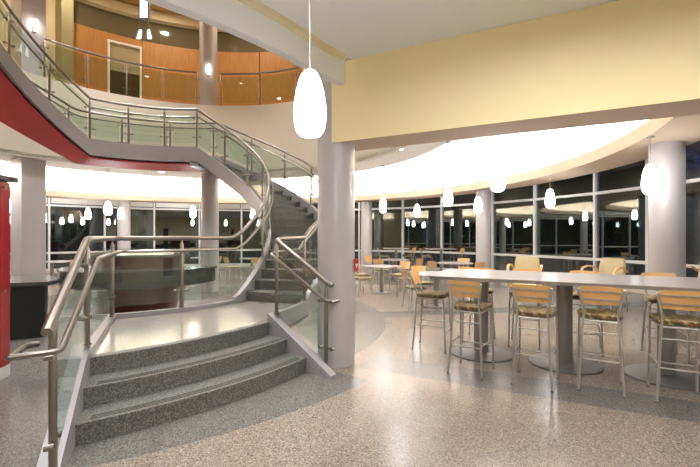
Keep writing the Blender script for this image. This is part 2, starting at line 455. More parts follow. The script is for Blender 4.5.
for k_ in range(3):
    b = MB(); r0, r1 = nose(k_), nose(k_+1)
    if k_ < 2:
        b.sector(C, AL, AR, lambda a: r1(a)-.02, lambda a: r0(a)-.012, .16*k_+.0, .16*k_+.16-.035, 14)
        b.sector(C, AL, AR, lambda a: r1(a)-.02, r0, .16*k_+.125, .16*k_+.16, 14)
    else:
        b.sector(C, AL, AR, lambda a: r0(a)-.3, lambda a: r0(a)-.012, .32, .445, 14)
        b.sector(C, AL, AR, lambda a: r0(a)-.09, r0, .445, .4805, 14)
    so = b.build('step', M['granite'], st)
    if k_ < 2:
        b = MB()
        for q in range(3):
            b.sector(C, AL+1, AR-.8, lambda a: r0(a)-.056-.03*q, lambda a: r0(a)-.04-.03*q, .16*k_+.16, .16*k_+.162, 14)
        b.build('nosing_strip', M['strip'], so)
# core under the lower steps and the landing
b = MB()
top = nose(2)
b.sector(C, AL, AR, RI-.02, lambda a: top(a)-.09, 0, .48, 16)
b.sector(C, AR, -20.6, RI-.02, RO(-.05), .30, .48, 10)
b.sector(C, AR, -20.6, RI-.02, RO(-.5), 0, .30, 10)
b.build('landing', M['landing_stone'], st)
# upper flights: every tread is one step with its riser
for j in range(20):
    a0 = -26.1+G1*(j+1); a1 = a0+G1; zt = .64+.16*j
    b = MB(); b.sector(C, a0-.55, a1 if j < 19 else a0+1, RI+.02, RO(-.03), zt-.04, zt, 3)
    b.sector(C, a0, a0+.8, RI+.02, RO(-.03), zt-.18, zt-.04, 1)
    b.build('step', M['granite'], st)
b = MB(); b.sector(C, 84+.1, 138+G2, RI+.02, RO(-.03), 3.56, 3.679, 22); b.build('landing', M['granite'], st)
for j in range(13):
    a0 = 138+G2*(j+1); zt = 3.84+.16*j
    b = MB(); b.sector(C, a0-.5, a0+G2, RI+.02, RO(-.03), zt-.04, zt, 3)
    b.sector(C, a0, a0+.8, RI+.02, RO(-.03), zt-.18, zt-.04, 1)
    b.build('step', M['granite'], st)
# stringers of the curved flights
b = MB(); b.sector(C, -27, 200, RI-.06, RI+.02, lambda a: max(ramp(a)-.27, .0 if a < -18 else .1), lambda a: ramp(a)+.10, 110)
b.build('stringer', M['grey_paint'], st)
b = MB(); b.sector(C, -38, 200, RO(-.03), RO(.05), lambda a: max(ramp(a)-.27, .40), lambda a: ramp(a)+.12, 110)
b.build('stringer', M['grey_paint'], st)
# soffits
b = MB(); b.sector(C, 85, 200, RI+.03, RO(-.04), lambda a: ramp(a)-.33, lambda a: ramp(a)-.30, 60); b.build('soffit', M['red_paint'], st)
b = MB(); b.sector(C, -18, 84.5, RI+.03, RO(-.04), lambda a: max(ramp(a)-.34, .02), lambda a: max(ramp(a)-.31, .05), 60); b.build('soffit', M['grey_paint'], st)
b = MB(); b.sector(C, 83, 88, RI-.02, RO(-.02), 3.30, 3.42, 3); b.build('bracket_beam', M['grey_paint'], st)
# straight stringers of the lower flight
def side_stringer(a, r_in, r_out, z_in, w, side):
    b = MB(); d = Vector((cos(rad(a)), sin(rad(a)))); t = Vector((-d.y, d.x))*side
    def P(r, s): q = Vector(C)+d*r+t*s; return (q.x, q.y)
    prof = [(r_in-.03, 0), (r_out, 0), (r_out, .03), (r_in, z_in), (r_in-.03, z_in)]
    vs = [(*P(r, 0), z) for r, z in prof]+[(*P(r, w), z) for r, z in prof]
    n = len(prof)
    b.add(vs, [tuple(range(n)), tuple(range(2*n-1, n-1, -1))]+[(i, n+i, n+(i+1) % n, (i+1) % n) for i in range(n)])
    return b
side_stringer(AL, 4.36, 5.58, .60, .13, -1).build('stringer', M['grey_paint'], st)
side_stringer(AR, 3.98, 5.02, .58, .10, 1).build('stringer', M['grey_paint'], st)
# kerb along the landing's edges
b = MB(); b.sector(C, AL, -26, RI-.06, RI+.02, 0, .54, 18); b.sector(C, AL-1.6, AL, RI-.02, 4.4, 0, .54, 1)
b.build('kerb', M['grey_paint'], st)

# ------------------------------------------------------------------ railings
def smooth_corner(pts, r=.06):
    out = [Vector(pts[0])]
    for i in range(1, len(pts)-1):
        p0, p, p1 = Vector(pts[i-1]), Vector(pts[i]), Vector(pts[i+1])
        d0, d1 = (p0-p), (p1-p)
        if d0.normalized().dot(d1.normalized()) < -.985 or min(d0.length, d1.length) < .02: out.append(p); continue
        q = min(r, d0.length*.4, d1.length*.4); a, c = p+d0.normalized()*q, p+d1.normalized()*q
        for t in (0, .33, .67, 1): out.append(a*(1-t)**2+p*2*t*(1-t)+c*t*t)
    out.append(Vector(pts[-1])); return out

def railing(name, label, path, posts, grab, r_rail=.03, r_post=.024, glass_in=.07, toward=1, noglass=(), grab_on=True, low_gap=.09, top_gap=.13, extra=None, grab_drop=.17, grab_off=.085):
    """path: list of (x, y, base z, rail z); posts: indices into path"""
    o = empty(name, (path[posts[0]][0], path[posts[0]][1], path[posts[0]][2]), label=label, cat='railing')
    b = MB(); b.tube(smooth_corner([(x, y, zr) for x, y, zb, zr in path]), r_rail, 12)
    b.build('handrail', M['steel'], o)
    nrm = []
    for i in range(len(path)):
        p, q = path[max(i-1, 0)], path[min(i+1, len(path)-1)]
        t = Vector((q[0]-p[0], q[1]-p[1])); t = t.normalized() if t.length > 1e-6 else Vector((1, 0))
        nrm.append(Vector((-t.y, t.x))*toward)
    if grab_on:
        g0, g1 = grab
        gp = [(path[i][0]+nrm[i].x*grab_off, path[i][1]+nrm[i].y*grab_off, path[i][3]-grab_drop) for i in range(g0, g1)]
        if extra: gp = extra(gp)
        b = MB(); b.tube(smooth_corner(gp, .04), .019, 10); b.build('grab_rail', M['steel'], o)
    for i in posts:
        x, y, zb, zr = path[i]
        b = MB(); b.lathe((x, y, 0), [(r_post*1.5, zb), (r_post*1.5, zb+.012), (r_post, zb+.016), (r_post, zr-.085), (r_post*.45, zr-.06), (r_post*.45, zr-r_rail*.6)], 14)
        po = b.build('post', M['steel'], o)
        t = Vector((nrm[i].y, -nrm[i].x))
        for z in (zb+.24, zr-.22):
            b = MB()
            ca = Vector((x, y, z))
            b.tube([ca-Vector((t.x, t.y, 0))*.085, ca+Vector((t.x, t.y, 0))*.085], .011, 8)
            for s_ in (-1, 1):
                e = ca+Vector((t.x, t.y, 0))*.085*s_; nn_ = Vector((nrm[i].x, nrm[i].y, 0))
                b.tube([e-nn_*.025, e+nn_*.025], .02, 10)
            b.build('glass_clamp', M['steel'], po)
            if grab_on and grab[0] <= i < grab[1] and z > zb+.5:
                b = MB(); b.tube([Vector((x, y, zr-grab_drop-.04)), Vector((x+nrm[i].x*grab_off, y+nrm[i].y*grab_off, zr-grab_drop-.012))], .008, 6); b.build('rail_bracket', M['steel'], po)
    for q in range(len(posts)-1):
        if q in noglass: continue
        i0, i1 = posts[q], posts[q+1]
        pts = [Vector(path[i]) for i in range(i0, i1+1)]
        # inset both ends
        def lerp_in(p, q_, d):
            L = (q_.xy-p.xy).length; return p.lerp(q_, min(.45, d/max(L, 1e-4)))
        pts[0], pts[-1] = lerp_in(pts[0], pts[1], glass_in), lerp_in(pts[-1], pts[-2], glass_in)
        b = MB(); rings = []
        for j, p in enumerate(pts):
            nv = nrm[min(i0+j, i1)]
            if 0 < len(pts)-2 and j == 0: nv = nrm[min(i0+1, i1)]
            if len(pts) == 2 or j in (0, len(pts)-1):
                u_ = (pts[1]-pts[0]) if j == 0 else (pts[-1]-pts[-2]); u_ = u_.xy.normalized(); nv = Vector((-u_.y, u_.x))
            w = Vector((nv.x, nv.y, 0))*.006
            lo, hi = Vector((p.x, p.y, p.z+low_gap)), Vector((p.x, p.y, p.w-top_gap))
            rings.append([lo-w, lo+w, hi+w, hi-w])
        b.loft(rings, True); b.build('glass_panel', M['glass'], o)
    return o

# railing over the well: up the lower steps, along the landing, round the inside of both flights
path = []; posts = []
def addp(x, y, zb, zr, post=False):
    if post: posts.append(len(path))
    path.append((x, y, zb, zr))
a_s = AL-.25
for r, zb, zr, po in ((5.66, 0, .985, 0), (5.52, .045, 1.045, 1), (4.40, .603, 1.52, 1), (4.2, .543, 1.52, 0), (2.72, .543, 1.52, 1)):
    x, y = pol(a_s, r); addp(x, y, zb, zr, po)
aa = AL+1.5
pa = [-47, -25.7, -6, 12, 30, 48, 66, 84, 102, 120, 138, 156, 174, 192]
lst = sorted(set([round(q, 2) for q in [aa+i*2.25 for i in range(int((199-aa)/2.25)+1)]]+pa+[-26.1, 84, 138]))
for a in lst:
    if any(abs(a-q) < .8 and a != q for q in pa+[-26.1]) : continue
    x, y = pol(a, RI-.02); addp(x, y, ramp(a)+(.103 if a > -26 else .063), ramp(a)+1.04, a in pa)
def loop_left(gp):
    return [Vector((-1.96, 2.52, .87)), Vector((-2.0, 2.47, .87)), Vector((-1.90, 2.22, .87)), Vector((-1.69, 2.34, .88))]+[Vector(g) for g in gp]
railing('stair_railing', 'glass and steel stair railing whose lowest post stands beside the red panel', path, posts, (2, len(path)), toward=-1, extra=loop_left)

# railing on the far side of the steps, from the round column up
path = []; posts = []
for r, a, zb, zr, po in ((4.93, AR+1.6, .0, .99, 0), (4.84, AR+1.5, .04, 1.03, 1), (4.05, AR+1.0, .583, 1.50, 1)):
    x, y = pol(a, r); addp(x, y, zb, zr, po)
pa = [-26, -12, 2, 16, 32, 50, 68, 86, 104, 122, 140, 158, 176, 194]
lst = sorted(set([-36+i*2.5 for i in range(95)]+pa))
for a in lst:
    if any(abs(a-q) < .8 and a != q for q in pa): continue
    x, y = pol(a, ROF(a)+.01); zz = ramp(a)
    addp(x, y, zz+.123, zz+1.04, a in pa)
def loop_right(gp):
    g = [Vector(q) for q in gp]; e = g[0]
    return [Vector((-.07, 4.78, .79)), Vector((-.22, 4.60, .79)), e]+g[1:]
railing('stair_railing', 'glass and steel stair railing whose lowest post stands before the big round column', path, posts, (0, len(path)), toward=1, extra=loop_right, grab_drop=.17)

# gallery railings between the pier and the columns
def gallery(px0, px1, npost, label, far=True):
    a0, a1 = [math.degrees(atan2(p[1]-G[1], p[0]-G[0])) for p in (ray_circle(px0, BR+.05, G), ray_circle(px1, BR+.05, G))]
    n = 8*(npost-1); path = []; posts = []
    for i in range(n+1):
        a = a0+(a1-a0)*i/n; x, y = pol(a, BR+.05, G)
        if i % 8 == 0: posts.append(i)
        path.append((x, y, UP, UP+1.04))
    railing('gallery_railing', label, path, posts, (0, 0), grab_on=False, r_rail=.032, r_post=.022, top_gap=.1)
gallery(44.5, 197, 5, 'curved gallery railing with glass panels between the square pier and the round upper column')
gallery(221, 330, 4, 'short curved gallery railing beyond the round upper column')

# ------------------------------------------------------------------ reception desk in the stair well
DK = (-4.0, 7.8)
dk = empty('reception_desk', (DK[0], DK[1], 0), label='round reception desk with dark counter on a maroon drum beneath the stair', cat='reception desk')
b = MB(); b.sector(DK, -205, 2, .74, 1.36, .68, .93, 60)
poly_wing = [pol(-172, 1.5, DK), pol(-150, 1.36, DK), pol(-118, 1.36, DK), (-4.6, 6.05), (-5.5, 5.7), (-6.2, 6.4)]
b.build('counter_panel', M['counter'], dk)
b = MB(); b.sector(DK, -207, 3, .72, 1.39, .93, .965, 60); b.build('countertop', M['counter'], dk)
b = MB(); b.lathe((DK[0], DK[1], 0), [(.56, 0), (.60, .3), (.66, .7), (.72, 1.1), (.73, 1.17)], 48); b.build('drum', M['maroon'], dk)
b = MB(); b.lathe((DK[0], DK[1], 1.17), [(.74, 0), (.74, .035), (.70, .04)], 48); b.build('rim', M['steel'], dk)
wg = empty('desk_wing', (-5.35, 6.2, 0), label='black fronted desk wing with dark counter beside the red panel', cat='desk')
b = MB(); b.prism([(-6.5, 5.6), (-5.5, 5.75), (-4.68, 6.14), (-4.85, 6.42), (-6.5, 6.35)], 0, .80); b.build('front_panel', M['black_panel'], wg)
b = MB(); b.prism([(-6.6, 5.53), (-5.5, 5.68), (-4.57, 6.05), (-4.66, 6.5), (-5.12, 6.85), (-5.38, 7.2), (-6.6, 7.1)], .80, .86); b.build('countertop', M['counter'], wg)

# ------------------------------------------------------------------ red panel at the left edge
rp = empty('display_panel', (-3.62, 3.5, 0), label='tall red panel with black top bar and steel studs', cat='panel')
p0, p1 = Vector((-3.79, 4.46)), Vector((-3.42, 2.6)); t = (p1-p0).normalized(); nn_ = Vector((t.y, -t.x))
if nn_.x > 0: nn_ = -nn_
def quad(w0, w1, e0=0., e1=0.): return [tuple(p0-t*e0+nn_*w0), tuple(p1+t*e1+nn_*w0), tuple(p1+t*e1+nn_*w1), tuple(p0-t*e0+nn_*w1)]
b = MB(); b.prism(quad(0, .03), .13, 2.14); b.build('panel', M['red_panel'], rp)
b = MB(); b.prism(quad(.03, .16, -.02, 0), .12, 2.12); b.build('backing', M['dark'], rp)
b = MB(); b.prism(quad(-.0, .16, 0, 0), 0, .125); b.build('plinth', M['white_plastic'], rp)
b = MB(); b.prism(quad(-.06, .2, .03, 0), 2.15, 2.20); b.build('top_bar', M['dark'], rp)
for z in (.2, .95, 2.08):
    c_ = p0+t*.1-nn_*.0
    b = MB(); b.tube([Vector((c_.x, c_.y, z)), Vector((c_.x-nn_.x*.012, c_.y-nn_.y*.012, z))], .014, 12); b.build('stud', M['steel'], rp)

# ------------------------------------------------------------------ fire alarm station on the big column
fa = empty('fire_alarm', (.062, 4.9, 1.20), label='red fire alarm pull station on the side of the big round column', cat='fire alarm')
b = MB(); b.box((.075, 4.87, 1.20), (.05, .09, .14), rad(5), .0); b.build('housing', M['fire_red'], fa)
b = MB(); b.box((.079, 4.82, 1.205), (.03, .014, .02), rad(5)); b.box((.079, 4.82, 1.185), (.012, .014, .03), rad(5)); b.build('pull_handle', M['white_plastic'], fa)

# ------------------------------------------------------------------ pendants
def pendant(px, Z, zb, zc, label, w=.2, h=.42):
    x = (px-CX)/F*Z; r = w/2
    if zc == CEIL and sqrt((x-K[0])**2+(Z-K[1])**2) > 6.15: zc = TOP
    o = empty('pendant_lamp', (x, Z, zc), label=label, cat='pendant lamp', group='opal glass pendant lamps')
    b = MB(); b.lathe((x, Z, zb), [(r*.3, 0), (r*.6, h*.02), (r*.82, h*.075), (r*.95, h*.18), (r, h*.33), (r*.965, h*.5), (r*.85, h*.68), (r*.68, h*.84), (r*.5, h*.94), (r*.36, h*.985), (r*.2, h)], 28)
    b.build('lamp_shade', M['shade'], o)
    b = MB(); b.tube([(x, Z, zb+h), (x, Z, zc-.02)], .006, 8); b.build('cord', M['chair_metal'], o)
    b = MB(); b.lathe((x, Z, zc-.03), [(.05, .028), (.06, .02), (.045, 0)][::-1], 20); b.build('ceiling_canopy', M['chair_metal'], o)
pendant(310, 2.42, 2.15, CEIL-.03, 'large opal glass pendant lamp hanging before the yellow beam', .195, .40)
pendant(498, 5.5, 2.16, CEIL, 'opal pendant lamp hanging just behind the yellow beam, largest of those beyond it')
pendant(448, 8.7, 2.2, CEIL, 'opal pendant lamp over the low tables, in front of a slim mullion')
pendant(383, 11.6, 2.23, CEIL, 'opal pendant lamp nearest the big round column')
pendant(417, 13.6, 2.2, CEIL, 'small distant opal pendant lamp between two brighter ones')
pendant(478, 10.6, 2.16, CEIL, 'opal pendant lamp in front of the middle window column')
pendant(550, 9.15, 2.2, 2.95, 'opal pendant lamp hanging from the ring soffit before the windows')
pendant(650, 5.62, 2.14, 2.95, 'opal pendant lamp overlapping the thick window column')
pendant(108, 12.4, 2.2, CEIL, 'opal pendant lamp below the red stair landing', .22)
pendant(121, 14.4, 2.15, CEIL, 'opal pendant lamp in front of the far slim column')
pendant(12.5, 11.4, 2.2, CEIL, 'opal pendant lamp half behind the square pier')
pendant(193, 14.2, 2.2, CEIL, 'opal pendant lamp beside the column under the landing')
pendant(88, 15.5, 2.2, CEIL, 'far opal pendant lamp near the white upper panels')
pendant(253, 15.5, 2.2, CEIL, 'far opal pendant lamp seen through the stair well railing')

# ------------------------------------------------------------------ wall sconces and atrium chandelier
def sconce(x, y, z, a, label):
    o = empty('wall_sconce', (x, y, z), rad(a), label=label, cat='wall sconce', group='bare sconces on the upper columns')
    b = MB(); b.box((.02, 0, 0), (.04, .07, .16)); b.build('bracket', M['chair_metal'], o, world=False)
    b = MB(); b.lathe((.09, 0, -.02), [(.035, 0), (.045, .03), (.045, .22), (.03, .25)], 16); b.build('lamp_shade', M['lamp'], o, world=False)
d_ = Vector((-PIER[0], -PIER[1])).normalized()
a_ = -27
sx_, sy_ = PIER[0]+.285*cos(rad(a_)), PIER[1]+.285*sin(rad(a_))
sconce(sx_, sy_, 7.0, a_, 'lit sconce on the square pier above the stair')
d2 = (Vector((-.1, 0))-Vector(COL208)).normalized(); a2 = math.degrees(atan2(d2.y, d2.x))
sconce(COL208[0]+.28*d2.x, COL208[1]+.28*d2.y, 6.85, a2, 'lit sconce on the round upper column by the gallery')
cx_, cy_ = -4.62, 9.0
ch = empty('chandelier', (cx_, cy_, 9.45), label='grey framed hanging lamp with lit panels and splayed legs over the atrium', cat='chandelier')
b = MB(); zt, zm, zb_ = 9.4, 6.42, 5.95
b.box((cx_-.1, cy_, 6.74), (.03, .1, .64)); b.box((cx_+.1, cy_, 6.74), (.03, .1, .64)); b.tube([(cx_, cy_, 7.04), (cx_, cy_, 9.44)], .02, 10); b.box((cx_, cy_, 7.05), (.23, .1, .05))
for s_ in (-1, 1):
    b.tube([(cx_+s_*.06, cy_, 6.43), (cx_+s_*.19, cy_-.02, 5.96)], .014, 8)
    b.tube([(cx_+s_*.05, cy_, 6.2), (cx_+s_*.02, cy_-.02, 5.98)], .012, 8)
b.box((cx_, cy_, 6.43), (.22, .08, .03)); b.box((cx_, cy_, 6.2), (.24, .05, .03))
b.build('frame', M['steel_dark'], ch)
b = MB(); b.box((cx_, cy_, 6.735), (.16, .06, .57)); b.build('lit_panel', M['panel_lamp'], ch)
for s_ in (-1, 1):
    b = MB(); b.add([(cx_+s_*.07, cy_-.01, 6.18), (cx_+s_*.12, cy_-.01, 6.18), (cx_+s_*.16, cy_-.03, 5.98), (cx_+s_*.08, cy_-.03, 5.98),
                     (cx_+s_*.07, cy_+.01, 6.18), (cx_+s_*.12, cy_+.01, 6.18), (cx_+s_*.16, cy_-.01, 5.98), (cx_+s_*.08, cy_-.01, 5.98)],
                    [(0, 1, 2, 3), (7, 6, 5, 4), (0, 4, 5, 1), (1, 5, 6, 2), (2, 6, 7, 3), (3, 7, 4, 0)])
    b.build('lit_panel', M['panel_lamp'], ch)

# ------------------------------------------------------------------ furniture
def make_seat(name, cat, H, label, fabric):
    """stool (H = .75) or chair (H = .45); the sitter looks along +y"""
    o = empty(name, label=label, cat=cat)
    bt = H+.30 if H > .6 else H+.36       # top of the backrest
    r = .0115
    for s_ in (-1, 1):
        b = MB(); b.tube(smooth_corner([(s_*.19, -.235, 0), (s_*.15, -.185, H-.05), (s_*.14, -.19, H+.02), (s_*.188, -.265, bt-.02)], .05), r, 8)
        lg = b.build('leg', M['chair_metal'], o, world=False)
        b = MB(); b.cyl((s_*.19, -.235, 0), .016, .012, 12); b.build('foot', M['steel'], lg, world=False)
        b = MB(); b.tube(smooth_corner([(s_*.195, .215, 0), (s_*.185, .185, H-.06), (s_*.15, .15, H-.035)], .04), r, 8)
        lg = b.build('leg', M['chair_metal'], o, world=False)
        b = MB(); b.cyl((s_*.195, .215, 0), .016, .012, 12); b.build('foot', M['steel'], lg, world=False)
    # seat frame and cushion
    b = MB()
    b.tube([(-.15, -.185, H-.05), (.15, -.185, H-.05)], .009, 8); b.tube([(-.17, .16, H-.045), (.17, .16, H-.045)], .009, 8)
    for s_ in (-1, 1): b.tube([(s_*.15, -.185, H-.05), (s_*.17, .16, H-.045)], .009, 8)
    b.build('seat_frame', M['chair_metal'], o, world=False)
    b = MB(); rings = []
    for zz, sc in ((H-.035, .9), (H-.028, .98), (H-.005, 1.), (H+.012, .97), (H+.02, .86), (H+.024, .5)):
        ring = []
        for i in range(32):
            a = 2*pi*i/32; c_, s2 = cos(a), sin(a); e = .36
            wx = .205 if s2 > 0 else .195
            ring.append(Vector((sc*wx*math.copysign(abs(c_)**e, c_)*(1-.1*max(0, -s2)), sc*.205*math.copysign(abs(s2)**e, s2), zz)))
        rings.append(ring)
    b.loft(rings); b.build('seat', fabric, o, world=False)
    # footrests
    if H > .6:
        for z in (.30, .31, .40):
            b = MB(); t_ = z/(H-.06)
            if z == .30: b.tube([(-.193, .205, z-.03), (.193, .205, z-.03)], .008, 8)
            elif z == .31: b.tube([(-.172, -.213, z+.01), (.172, -.213, z+.01)], .008, 8)
            else:
                b.tube([(.19, .2, z-.06), (.168, -.21, z-.06)], .008, 8)
                b.build('footrest', M['chair_metal'], o, world=False); b = MB()
                b.tube([(-.19, .2, z-.06), (-.168, -.21, z-.06)], .008, 8)
            b.build('footrest', M['chair_metal'], o, world=False)
        b = MB(); b.tube([(-.154, -.192, H-.16), (.154, -.192, H-.16)], .007, 8); b.build('stretcher', M['chair_metal'], o, world=False)
    # curved backrest board with two metal bands
    z0 = bt-.175 if H > .6 else bt-.2
    b = MB(); rings = []; n = 12
    def bp(u_, v_, off):      # u -1..1, v 0..1
        w = .148+.034*v_ if H > .6 else .165+.03*v_
        y = -.205-.06*v_-.028*(1-u_*u_)+off-.005
        return Vector((u_*w, y, z0+(bt-z0)*v_+.008*(1-u_*u_)*v_))
    for i in range(n+1):
        u_ = -1+2*i/n
        rings.append([bp(u_, 0, -.006), bp(u_, .5, -.007), bp(u_, 1, -.006), bp(u_, 1, .006), bp(u_, .5, .007), bp(u_, 0, .006)])
    b.loft(rings); bo = b.build('backrest', M['beech'], o, world=False)
    b = MB()
    for v_ in (.28, .72):
        b.loft([[bp(-1.06+2.12*i/n, v_-.05, -.013), bp(-1.06+2.12*i/n, v_+.05, -.013), bp(-1.06+2.12*i/n, v_+.05, -.006), bp(-1.06+2.12*i/n, v_-.05, -.006)] for i in range(n+1)])
    bb = b.build('back_band', M['chair_metal'], o, world=False)
    b = MB()
    for v_ in (.28, .72):
        for u_ in (-.6, 0, .6):
            p = bp(u_, v_, -.012); b.tube([p, p+Vector((0, -.004, 0))], .006, 8)
    b.build('screw', M['steel_dark'], bb, world=False)
    return o

stool = make_seat('bar_stool', 'bar stool', .75, 'bar stool', M['pattern'])
chair = make_seat('dining_chair', 'chair', .45, 'chair', M['pattern_pale'])
GS = 'bar stools with wooden backs'
face = lambda p, q: atan2(q[1]-p[1], q[0]-p[0])-pi/2
near = 'patterned bar stool on the near side of the bar table, '
for (x, y, dr, lb) in ((1.40, 4.62, -34, near+'beside the table end'), (1.98, 4.28, -33, near+'second from the table end'),
                       (2.58, 4.13, -30, near+'third from the table end'), (3.14, 3.84, -29, near+'cut by the picture edge')):
    place(stool, (x, y, 0), rad(dr), lb, GS)
place(stool, (1.15, 5.55, 0), rad(-25-90), 'bar stool at the short end of the long bar table, seen from the side', GS)
far_l = 'bar stool across the long bar table, '
for (x, y, dr, lb) in ((1.92, 5.95, 152, far_l+'nearest the table end'), (2.50, 5.72, 153, far_l+'in front of the upright cream armchair'),
                       (3.18, 5.42, 150, far_l+'in front of the turned cream armchair'), (4.02, 5.12, 155, far_l+'in front of the thick window column')):
    place(stool, (x, y, 0), rad(dr), lb, GS)

def pedestal(o, x, y, h, rb, rs):
    b = MB(); b.lathe((x, y, 0), [(rb, 0), (rb, .012), (rb*.96, .022), (rs*1.4, .03), (rs*1.15, .036)], 48)
    b.build('base', M['base_metal'], o)
    b = MB(); b.lathe((x, y, .03), [(rs, 0), (rs, h-.06)], 28, 1., .62); b.build('stem', M['steel_dark'], o)

# the long bar table
s0, s1, n0, n1 = -1.40, 2.95, 4.90, 6.14
cx_, cy_ = fr(.6, 5.52)
bt = empty('bar_table', (cx_, cy_, 0), label='long grey bar table on oval stems and round base plates', cat='bar table')
def rounded(s0, s1, n0, n1, r):
    pts = []
    for cs, cn, q in ((s1-r, n1-r, 0), (s0+r, n1-r, 1), (s0+r, n0+r, 2), (s1-r, n0+r, 3)):
        for i in range(7):
            a = q*pi/2+i/6*pi/2; pts.append(fr(cs+r*cos(a), cn+r*sin(a)))
    return pts
b = MB(); b.prism(rounded(s0+.012, s1-.012, n0+.012, n1-.012, .10), 1.012, 1.046); b.build('edge_band', M['steel_dark'], bt)
b = MB(); b.prism(rounded(s0, s1, n0, n1, .11), 1.046, 1.054); b.build('tabletop', M['table_top'], bt)
for s_ in (-.83, .14, 1.13, 2.12):
    x, y = fr(s_, 5.50); pedestal(bt, x, y, 1.04, .40, .095)

def square_table(px, Z, side, h, rz, label, round_=False, sx=1.):
    x = (px-CX)/F*Z
    o = empty('high_table' if h > .9 else 'cafe_table', (x, Z, 0), rz, label=label, cat='table', group='high tables by the windows' if h > .9 else 'low cafe tables')
    b = MB()
    if round_: b.lathe((0, 0, h-.03), [(side/2*.98, 0), (side/2, .008), (side/2, .024), (side/2*.985, .03)], 40, sx, 1.)
    else: b.box((0, 0, h-.015), (side*sx, side, .03), 0, .05)
    b.build('tabletop', M['table_top'], o, world=False)
    b = MB(); b.lathe((0, 0, 0), [(.26, 0), (.26, .012), (.25, .02), (.07, .03)], 36); b.build('base', M['base_metal'], o, world=False)
    b = MB(); b.cyl((0, 0, .025), .05, h-.055, 20); b.build('stem', M['steel_dark'], o, world=False)
    return (x, Z)
def xz(px, Z): return ((px-CX)/F*Z, Z)
GC = 'cafe chairs with wooden backs'
def chairs_at(items):
    for (x, y), tgt, lb in items: place(chair, (x, y, 0), face((x, y), tgt), lb, GC)
tA = square_table(381.5, 10.9, .82, .74, rad(45), 'square grey cafe table nearest the big round column')
tB = square_table(393, 13.9, 1.0, .74, 0, 'oval grey cafe table behind the square one', True, 1.15)
tC = square_table(436, 8.75, .95, .74, rad(10), 'cafe table half hidden behind the end of the long bar table')
tD = square_table(455, 12.2, 1.0, .74, 0, 'oval cafe table in front of the middle window column', True, 1.1)
tE = square_table(396, 16.4, .75, 1.05, 0, 'high table by the windows, behind the square cafe table', False, 1.35)
tF = square_table(441, 16.0, .75, 1.05, 0, 'high table by the windows between the two slim columns', False, 1.5)
chairs_at([
    ((.30, 10.5), tA, 'cafe chair beside the fire alarm, at the square table'),
    ((.30, 11.5), tA, 'cafe chair mostly behind the square table, by the slim column'),
    ((1.42, 11.45), tA, 'cafe chair at the far corner of the square table'),
    ((1.50, 10.35), tA, 'cafe chair turned side on at the near corner of the square table'),
    ((1.02, 13.0), tB, 'cafe chair with its back to us at the oval table'),
    ((.85, 14.5), tB, 'cafe chair on the far side of the oval table'),
    ((2.1, 13.3), tB, 'cafe chair at the end of the oval table, seen obliquely'),
    ((1.42, 8.65), tC, 'cafe chair beside the half hidden table, back towards the big column'),
    ((1.72, 9.45), tC, 'cafe chair behind the half hidden table'),
    ((2.55, 9.35), tC, 'cafe chair at the half hidden table seen under the bar table'),
    ((2.62, 11.85), tD, 'cafe chair at the near end of the second oval table'),
    ((3.55, 11.5), tD, 'cafe chair in front of the middle window column'),
    ((3.6, 12.9), tD, 'cafe chair behind the second oval table'),
])
for (x, y), tgt, lb in ((xz(384.5, 16.4), tE, 'far bar stool at the high table nearest the slim column'), (xz(408, 16.5), tE, 'far bar stool between the two high tables, facing the slim column'),
                        (xz(427, 16.0), tF, 'far bar stool between the two high tables, back to the slim column'), (xz(456.5, 16.1), tF, 'far bar stool at the high table nearest the middle window column')):
    place(stool, (x, y, 0), face((x, y), tgt), lb, GS)
# tables seen through the stair well
tG = square_table(203, 15.2, .9, .74, 0, 'cafe table seen through the glass beside the landing column', True)
tH = square_table(252, 14.6, .9, .74, 0, 'cafe table seen through the glass by the foot of the upper flight', True)
tI = square_table(52, 12.8, .9, .74, rad(20), 'cafe table behind the dark desk counter by the square pier')
chairs_at([
    ((tG[0]-.55, 14.5), tG, 'cafe chair seen through the glass, before the column under the landing'),
    ((tG[0]+.55, 14.7), tG, 'cafe chair seen through the glass, past the column under the landing'),
    ((tH[0]-.55, 14.1), tH, 'cafe chair seen through the glass, near the tall pale mullion'),
    ((tH[0]+.3, 13.85), tH, 'cafe chair seen through the glass, by the curved stringer'),
    ((tH[0]+.62, 15.0), tH, 'cafe chair seen through the glass, tucked behind the stringer'),
    ((tI[0]+.7, 12.6), tI, 'cafe chair behind the dark desk, beside the steep handrail'),
    ((tI[0]-.75, 12.5), tI, 'cafe chair half behind the square pier'),
])

